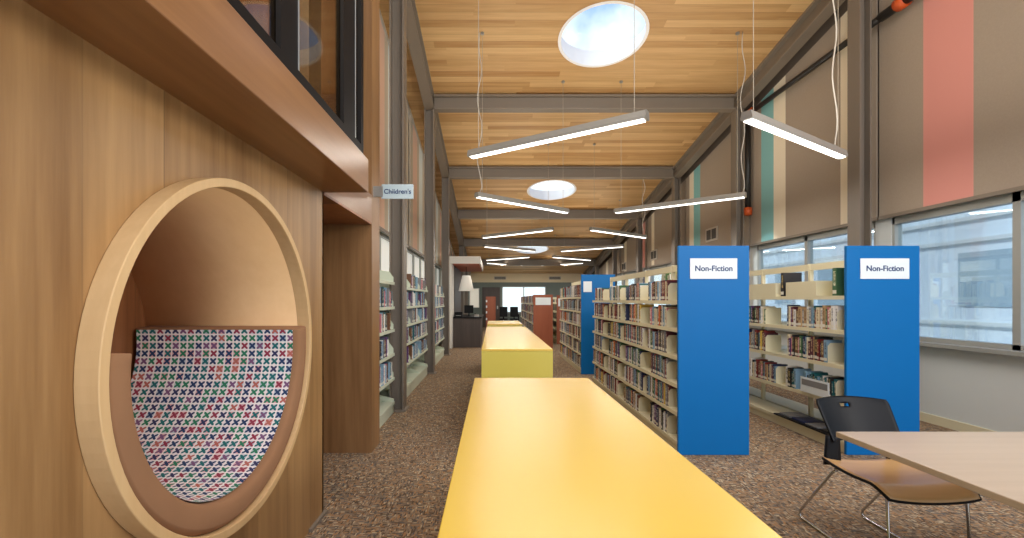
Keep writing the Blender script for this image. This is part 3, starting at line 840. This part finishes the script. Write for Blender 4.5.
# left shelf top ornaments: small clear display stands
for k, (yy, hh, lb) in enumerate(((4.95, .26, 'tall clear ornament on the top shelf by the wooden pier'), (5.3, .2, 'short clear ornament beside the first dark column'), (6.5, .15, 'small clear figurine atop the second left bookcase'), (6.72, .13, 'squat figurine atop the second left bookcase'))):
    z = 1.621 if yy < 6 else 1.581
    tag(B().lathe(XS-.14, yy, [(.001, z), (.05, z), (.03, z+.03), (.055, z+hh*.5), (.035, z+hh*.75), (.05, z+hh*.9), (.001, z+hh)], 16).make('ornament', M['alu'] if k % 2 else M['facade_d'], None, loc=(XS-.14, yy, z), smooth=True), lb, 'ornament')

# ------------------------------------------------------------------ kiosk / counter at left far
t = thing('service_booth', (-1.0, 14.2, 0), 'white framed booth with red-brown soffit at the end of the left shelves', 'booth')
B().box(-1.36, -1.18, 13.3, 16.6, .001, 2.6).make('side_wall', M['white'], t)
B().box(-1.36, -.36, 13.25, 16.8, 2.45, 2.66).make('canopy', M['white'], t)
B().box(-1.17, -.40, 13.3, 16.75, 2.435, 2.449).make('soffit', M['red_soffit'], t)
B().box(-1.175, -1.16, 13.9, 16.6, .9, 2.43).make('dark_lining', M['desk'], t)
t = thing('counter', (-.8, 14.0, 0), 'dark grey-brown counter under the white booth', 'counter')
B().box(-1.17, -.36, 13.55, 15.8, .001, .86).make('cabinet', M['desk'], t)
B().bbox(-1.172, -.33, 13.52, 15.83, .861, .9, .004).make('countertop', M['black'], t)
t = thing('pendant_lamp', (-.83, 14.3, 1.7), 'white pleated lampshade hanging above the dark counter', 'lamp')
B().lathe(-.83, 14.3, [(.13, 2.16), (.24, 1.68), (.235, 1.68), (.125, 2.16)], 20).make('lamp_shade', M['lampshade'], t, smooth=True)
B().tube([(-.83, 14.3, 2.434), (-.83, 14.3, 2.1)], .008).make('cord', M['black'], t)
B().tube([(-.83, 14.3, 1.9), (-.83, 14.3, 2.0)], .03, 10).make('bulb', M['lens'], t)
t = thing('computer_monitor', (-.75, 14.1, .9), 'black computer monitor on the dark counter', 'monitor')
B().bbox(-.88, -.6, 14.08, 14.11, 1.0, 1.24, .004).make('screen', M['black'], t)
B().box(-.76, -.72, 14.11, 14.14, .91, 1.1).make('stand', M['black'], t); B().box(-.83, -.65, 14.05, 14.2, .901, .912).make('base', M['black'], t)
t = thing('desk_printer', (-1.0, 13.9, .9), 'black printer on the dark counter, left of the monitor', 'printer')
B().bbox(-1.14, -.92, 13.75, 14.0, .901, 1.04, .01).make('body', M['black'], t); B().box(-1.11, -.95, 13.68, 13.76, .93, .94).make('paper_tray', M['alu'], t)
t = thing('telephone', (-.6, 13.75, .9), 'grey telephone at the right end of the counter', 'telephone')
B().prism([(13.65, .901), (13.85, .901), (13.85, .97), (13.65, .925)], 'x', -.56, -.42).make('body', M['alu'], t); B().bbox(-.555, -.51, 13.64, 13.85, .975, 1.0, .008).make('handset', M['black'], t)
t = thing('bright_doorway_glow', (-.9, YEND-.1, 1.0), 'glowing panel for the bright doorway beside the far dark door', 'lamp')  # emissive panel added to give the brightness of an open doorway
B().bbox(-1.2, -.7, YEND-.06, YEND-.02, 1.0, 2.0, .01).make('frame', M['white'], t); B().box(-1.16, -.74, YEND-.07, YEND-.061, 1.04, 1.96).make('diffuser', M['lampshade'], t)
# distant desk with chairs
t = thing('reading_desk', (1.0, 22.4, 0), 'dark desk under the far end window', 'desk')
B().bbox(.45, 1.3, 22.3, 22.9, .7, .74, .004).make('desktop', M['desk'], t)
for x in (.48, 1.24):
    for y in (22.33, 22.84): B().box(x, x+.04, y, y+.04, .001, .7).make('leg', M['black'], t)
for k, (x, lb) in enumerate(((.5, 'black swivel chair at the far desk, left one'), (1.0, 'black swivel chair at the far desk, right one'))):
    t = thing('office_chair', (x, 22.0, 0), lb, 'chair')
    B().bbox(x-.2, x+.2, 21.85, 22.2, .45, .52, .02).make('seat', M['black'], t)
    B().bbox(x-.19, x+.19, 21.8, 21.85, .6, 1.08, .02).make('backrest', M['black'], t)
    B().box(x-.03, x+.03, 21.79, 21.8+.02, .5, .7).make('back_bracket', M['black'], t)
    B().tube([(x, 22.02, .08), (x, 22.02, .45)], .025).make('gas_lift', M['alu'], t)
    for q in range(5):
        a = q*2*math.pi/5; B().tube([(x, 22.02, .09), (x+.24*math.cos(a), 22.02+.24*math.sin(a), .03)], .018, 6).make('leg', M['black'], t)

# ------------------------------------------------------------------ pendants
ZL = 3.0
rows = [4.62, 7.8, 11.2, 14.5, 17.9, 20.7]
def slerp(p, q, u): return tuple(p[i]+(q[i]-p[i])*u for i in range(3))
pn = ['nearest', 'second', 'third', 'fourth', 'fifth', 'farthest']
for r, yc in enumerate(rows):
    for side in (0, 1):
        xa, xb = ((-.26, 1.37), (2.24, 3.93))[side]
        dy = .55 if r == 0 else .66
        # left column: even rows left end far
        far_left = (r % 2 == 0) if side == 0 else (r % 2 == 1)
        pa = (xa, yc+dy if far_left else yc-dy, ZL); pb = (xb, yc-dy if far_left else yc+dy, ZL)
        d = (Vector(pb)-Vector(pa)); L = d.length; d.normalize(); nrm = Vector((-d.y, d.x, 0))
        mid = (Vector(pa)+Vector(pb))/2
        t = thing('pendant_light', mid[:], 'slim linear pendant light, %s in the %s row' % (pn[r], ('left', 'right')[side]), 'light', 'linear pendant lights in two rows')
        def W(u, v, w): return tuple(Vector(pa) + d*u + nrm*v + Vector((0, 0, w)))
        prof = [(-.045, 0), (-.05, .02), (-.038, .075), (.038, .075), (.05, .02), (.045, 0)]
        bb = B(); n = len(prof)
        bb.add([W(.006, v, w) for v, w in prof] + [W(L-.006, v, w) for v, w in prof], [tuple(range(n)), tuple(range(n, 2*n))[::-1]] + [(i, (i+1) % n, n+(i+1) % n, n+i) for i in range(n)])
        bb.make('housing', M['fix_grey'], t)
        pl = [(-.04, -.001), (-.04, -.008), (-.02, -.014), (.02, -.014), (.04, -.008), (.04, -.001)]
        bb = B(); bb.add([W(.03, v, w) for v, w in pl] + [W(L-.03, v, w) for v, w in pl], [tuple(range(n)), tuple(range(n, 2*n))[::-1]] + [(i, (i+1) % n, n+(i+1) % n, n+i) for i in range(n)])
        bb.make('diffuser', M['lens'], t)
        for u in (0, L-.006):
            bb = B(); vv = [(v*1.06, w) for v, w in prof]
            bb.add([W(u, v, w-.002) for v, w in vv] + [W(u+.006, v, w-.002) for v, w in vv], [tuple(range(n)), tuple(range(n, 2*n))[::-1]] + [(i, (i+1) % n, n+(i+1) % n, n+i) for i in range(n)])
            bb.make('end_cap', M['alu'], t)
        for u in (.12, L-.12):
            p = Vector(W(u, 0, .075)); B().tube([p, (p.x, p.y, ZC(p.y)-.004)], .0035, 5).make('suspension_wire', M['wire'], t)
            B().tube([(p.x, p.y, ZC(p.y)-.03), (p.x, p.y, ZC(p.y)-.002)], .03, 10).make('ceiling_canopy', M['alu'], t)
        # power cord, wavy
        e = (L-.05 if r else L-.16) if side == 1 else .08
        if (r < 3 and side == 1) or r == 1:
            p = Vector(W(e, .02, .075)); zt = ZC(p.y)-.01; pts = []
            nn = 26
            for k in range(nn+1):
                q = k/nn; amp = .035*math.sin(min(1, (1-q)*3)*math.pi/2)*(1 if q > .02 else 0)
                pts.append((p.x+amp*math.sin(q*17+r)+.0, p.y+amp*.5*math.cos(q*13), p.z+(zt-p.z)*q))
            B().tube(pts, .008 if r == 0 else .007, 6).make('power_cord', M['cord'], t, smooth=True)
        # lamp
        ld = bpy.data.lights.new('pendant_glow', 'AREA'); ld.shape = 'RECTANGLE'; ld.size = L-.1; ld.size_y = .07; ld.energy = 16 if r < 2 else 27; ld.color = (1, .93, .84)
        lo = bpy.data.objects.new('pendant_glow', ld); COL.objects.link(lo); lo.parent = t; lo.location = (0, 0, -.02)
        lo.rotation_euler = (0, 0, math.atan2(d.y, d.x))
        ld = bpy.data.lights.new('pendant_uplight', 'AREA'); ld.shape = 'RECTANGLE'; ld.size = L-.1; ld.size_y = .07; ld.energy = 14*min(1, max(.12, (ZC(yc)-3.2)/2)); ld.color = (1, .9, .76)
        lo = bpy.data.objects.new('pendant_uplight', ld); COL.objects.link(lo); lo.parent = t; lo.location = (0, 0, .085)
        lo.rotation_euler = (math.pi, 0, -math.atan2(d.y, d.x))

# ------------------------------------------------------------------ pipe
t = thing('black_pipe', (4.78, 8.6, 2.95), 'black drain pipe with orange couplings running below the right girder', 'pipe')
xp, zp = 4.81, 4.9
# the pipe passes in front of the blinds, behind the column face
B().tube([(xp, 5.3, zp), (xp, 8.55, zp)], .042, 14).make('pipe_run', M['pipe'], t, smooth=True)
B().tube([(xp, 3.0, zp), (xp, 5.7, zp)], .056, 14).make('pipe_run', M['pipe'], t, smooth=True)
B().tube([(xp, 8.68, zp-.14), (xp, 8.68, 3.08)], .05, 14).make('down_pipe', M['pipe'], t, smooth=True)
B().tube([(xp, 8.5, zp), (xp, 8.62, zp), (xp, 8.68, zp-.05), (xp, 8.68, zp-.16)], .07, 14).make('elbow', M['orange'], t, smooth=True)
B().tube([(xp, 5.35, zp), (xp, 5.47, zp)], .075, 14).make('coupling', M['orange'], t, smooth=True)
B().tube([(xp, 8.68, 3.0), (xp, 8.68, 3.14)], .07, 14).make('end_coupling', M['orange'], t, smooth=True)

# ------------------------------------------------------------------ chair
t = thing('stacking_chair', (2.17, 2.5, 0), 'black plastic chair with tan veneer seat and chrome sled legs at the table', 'chair')
ox, oy = 2.17, 2.47
def sheet(fn, nu, nv, th, hole=None):
    g = [[Vector(fn(i/nu, j/nv)) for j in range(nv+1)] for i in range(nu+1)]
    vs = []; 
    for off in (0, 1):
        for i in range(nu+1):
            for j in range(nv+1):
                du = g[min(i+1, nu)][j]-g[max(i-1, 0)][j]; dv = g[i][min(j+1, nv)]-g[i][max(j-1, 0)]
                nn = du.cross(dv).normalized(); vs.append(g[i][j]-nn*th*off)
    N = (nu+1)*(nv+1); idx = lambda i, j, o=0: o*N+i*(nv+1)+j
    faces = {}; fs = []
    for i in range(nu):
        for j in range(nv):
            if hole and hole(i, j): continue
            faces[(i, j)] = 1
    for (i, j) in faces:
        fs.append((idx(i, j), idx(i+1, j), idx(i+1, j+1), idx(i, j+1))); fs.append((idx(i, j, 1), idx(i, j+1, 1), idx(i+1, j+1, 1), idx(i+1, j, 1)))
        for (ni, nj, a, c) in ((i-1, j, (i, j), (i, j+1)), (i+1, j, (i+1, j), (i+1, j+1)), (i, j-1, (i, j), (i+1, j)), (i, j+1, (i, j+1), (i+1, j+1))):
            if (ni, nj) not in faces: fs.append((idx(*a), idx(*c), idx(c[0], c[1], 1), idx(a[0], a[1], 1)))
    b = B(); b.add(vs, fs); return b
def seat_fn(dz, grow=0):
    def f(u, v):
        x = (u-.5)*2; w = .235+.012*math.sin(v*math.pi)+grow
        y = .23-.44*v
        drop = -.055*max(0, (v-.78)/.22)**1.7
        z = .455+.018*x*x - .012*math.sin(v*math.pi) + drop + dz
        cz = .02*max(0, abs(x)-.85)
        return (ox+x*w*(1-.06*max(0, (v-.85)/.15)**2), oy+y, z+cz)
    return f
sheet(seat_fn(0), 16, 20, .008).make('seat', M['seat_wood'], t, smooth=True)['label'] = 'tan veneer seat top'
sheet(seat_fn(-.0095, .007), 16, 20, .014).make('seat_shell', M['black'], t, smooth=True)
def back_fn(u, v):
    x = (u-.5)*2+.05; w = .196+.016*v
    z = .575+.222*v+.008*(1-x*x)*v; y = .245+.13*v-.045*(1-x*x)*-1-.03
    return (ox+x*w*(1-.05*max(0, (v-.85)/.15)**2), oy+y-.02*x*x, z)
bk = sheet(back_fn, 28, 24, .011, lambda i, j: 11 <= i <= 14 and 18 <= j <= 19).make('backrest', M['black'], t, smooth=True)
for s in (-1, 1):
    def arm(u, v):
        w0 = .155+(.2-.155)*v; x = w0+(.235-w0+.0)*u if v > .5 else .15+(.237-.15)*u
        yb_ = .2+.05*v; z = .44+.16*v
        return (ox+s*(.15*(1-v)+.135*v+u*(.09*(1-v)+.07*v)), oy+.215+.03*v+.005*u, z)
    sheet(arm, 4, 8, .02).make('back_support', M['black'], t, smooth=True)
    xs = ox+s*.2; xo = ox+s*.2
    pts = [(xs-s*.02, oy-.16, .425), (xs, oy-.17, .41), (xo, oy-.19, .06), (xo, oy-.18, .022), (xo, oy-.14, .01), (xo, oy+.46, .01), (xo, oy+.485, .02), (xo, oy+.48, .05), (xs, oy+.2, .40), (xs-s*.02, oy+.18, .425)]
    B().tube(pts, .0075, 8).make('sled_leg', M['chrome'], t, smooth=True)
for y in (-.16, .18):
    B().tube([(ox-.2, oy+y, .425), (ox+.2, oy+y, .425)], .007, 8).make('cross_bar', M['chrome'], t, smooth=True)
# table
t = thing('reading_table', (2.5, 1.65, 0), 'table with pale wood laminate top in the right foreground', 'table')
B().bbox(1.72, 3.3, 1.0, 2.31, .712, .74, .004).make('tabletop', M['table_top'], t)
B().box(2.42, 2.5, 1.62, 1.70, .03, .711).make('leg', M['black'], t)
B().bbox(2.2, 2.75, 1.63, 1.69, .001, .03, .004).bbox(2.43, 2.49, 1.35, 1.95, .001, .029, .004).make('foot', M['black'], t)
B().box(2.2, 2.8, 1.4, 1.9, .70, .711).make('mount_plate', M['black'], t)

# ------------------------------------------------------------------ outdoors
struct('ground', B().box(5.2, 40, -20, 50, -.35, -.3).box(-40, -3.4, -20, 50, -.35, -.3), M['asphalt'])
t = thing('neighbour_building', (16, 12, -.3), 'pale grey building outside the right-hand windows', 'building')
B().box(15, 20, -8, 40, -.3, 4.6).make('wall', M['facade'], t)
for k in range(14): B().box(14.96, 14.999, -6+k*3.2, -4.4+k*3.2, 1.2, 2.9).make('window', M['facade_d'], t)
for z in (.6, 3.2, 3.9): B().box(14.9, 14.999, -8, 40, z, z+.12).make('ledge', M['white'], t)

# ------------------------------------------------------------------ world, lamps, camera
w = bpy.data.worlds.new('sky'); SC.world = w; w.use_nodes = True
nt = w.node_tree; bg = nt.nodes['Background']
tc = nt.nodes.new('ShaderNodeTexCoord'); nz = nt.nodes.new('ShaderNodeTexNoise'); nz.inputs['Scale'].default_value = 5; nz.inputs['Detail'].default_value = 5
mp = nt.nodes.new('ShaderNodeMapping'); nt.links.new(tc.outputs['Generated'], mp.inputs[0]); nt.links.new(mp.outputs[0], nz.inputs['Vector'])
cr = nt.nodes.new('ShaderNodeValToRGB'); nt.links.new(nz.outputs['Fac'], cr.inputs[0])
cr.color_ramp.elements[0].position = .52; cr.color_ramp.elements[0].color = lin((84, 142, 214)); cr.color_ramp.elements[1].position = .74; cr.color_ramp.elements[1].color = (1, 1, 1, 1)
sx_ = nt.nodes.new('ShaderNodeSeparateXYZ'); nt.links.new(tc.outputs['Generated'], sx_.inputs[0])
mr = nt.nodes.new('ShaderNodeMapRange'); nt.links.new(sx_.outputs[2], mr.inputs[0]); mr.inputs[1].default_value = .25; mr.inputs[2].default_value = .5
mxw = nt.nodes.new('ShaderNodeMix'); mxw.data_type = 'RGBA'; nt.links.new(mr.outputs[0], mxw.inputs[0]); mxw.inputs[6].default_value = (.92, .97, 1, 1); nt.links.new(cr.outputs[0], mxw.inputs[7])
nt.links.new(mxw.outputs[2], bg.inputs[0]); bg.inputs[1].default_value = 1.5

def lamp(name, kind, loc, energy, rot=(0, 0, 0), size=1, sy=None, color=(1, 1, 1)):
    l = bpy.data.lights.new(name, kind); l.energy = energy; l.color = color
    if kind == 'AREA':
        l.size = size
        if sy: l.shape = 'RECTANGLE'; l.size_y = sy
    elif kind == 'SUN': l.angle = size
    else: l.shadow_soft_size = size
    o = bpy.data.objects.new(name, l); COL.objects.link(o); o.location = loc; o.rotation_euler = rot; return o
# added fill lights with no fixture
lamp('rear_fill_light', 'AREA', (1.6, -1.2, 5.6), 170, (math.radians(50), 0, 0), 4.5, 2, (1, .95, .88))  # unseen fill added to brighten the near room from behind
lamp('near_fill_light', 'AREA', (4.5, -.3, 3.3), 110, (math.radians(20), math.radians(66), 0), 1.2, 1.6, (1, .95, .9))  # unseen fill added at the right, aimed at the nook wall
lamp('loft_fill_light', 'AREA', (-1.6, 1.6, 4.1), 45, (0, 0, 0), 1.2, 2, (1, .85, .62))  # fill added to brighten and warm the boards behind the loft glass
lamp('window_daylight', 'SUN', (-20, 5, 20), 2.0, (math.radians(14), math.radians(-40), 0), .02)

cam = bpy.data.cameras.new('camera'); co = bpy.data.objects.new('camera', cam); COL.objects.link(co)
co.location = (0, 0, H); co.rotation_euler = (math.pi/2, 0, 0)
cam.sensor_width = 36; cam.lens = 36*F/1024; cam.shift_x = 19/1024; cam.shift_y = 31/1024; cam.clip_start = .05
SC.camera = co
SC.view_settings.view_transform = 'Standard'; SC.view_settings.look = 'None'; SC.view_settings.exposure = 0.3
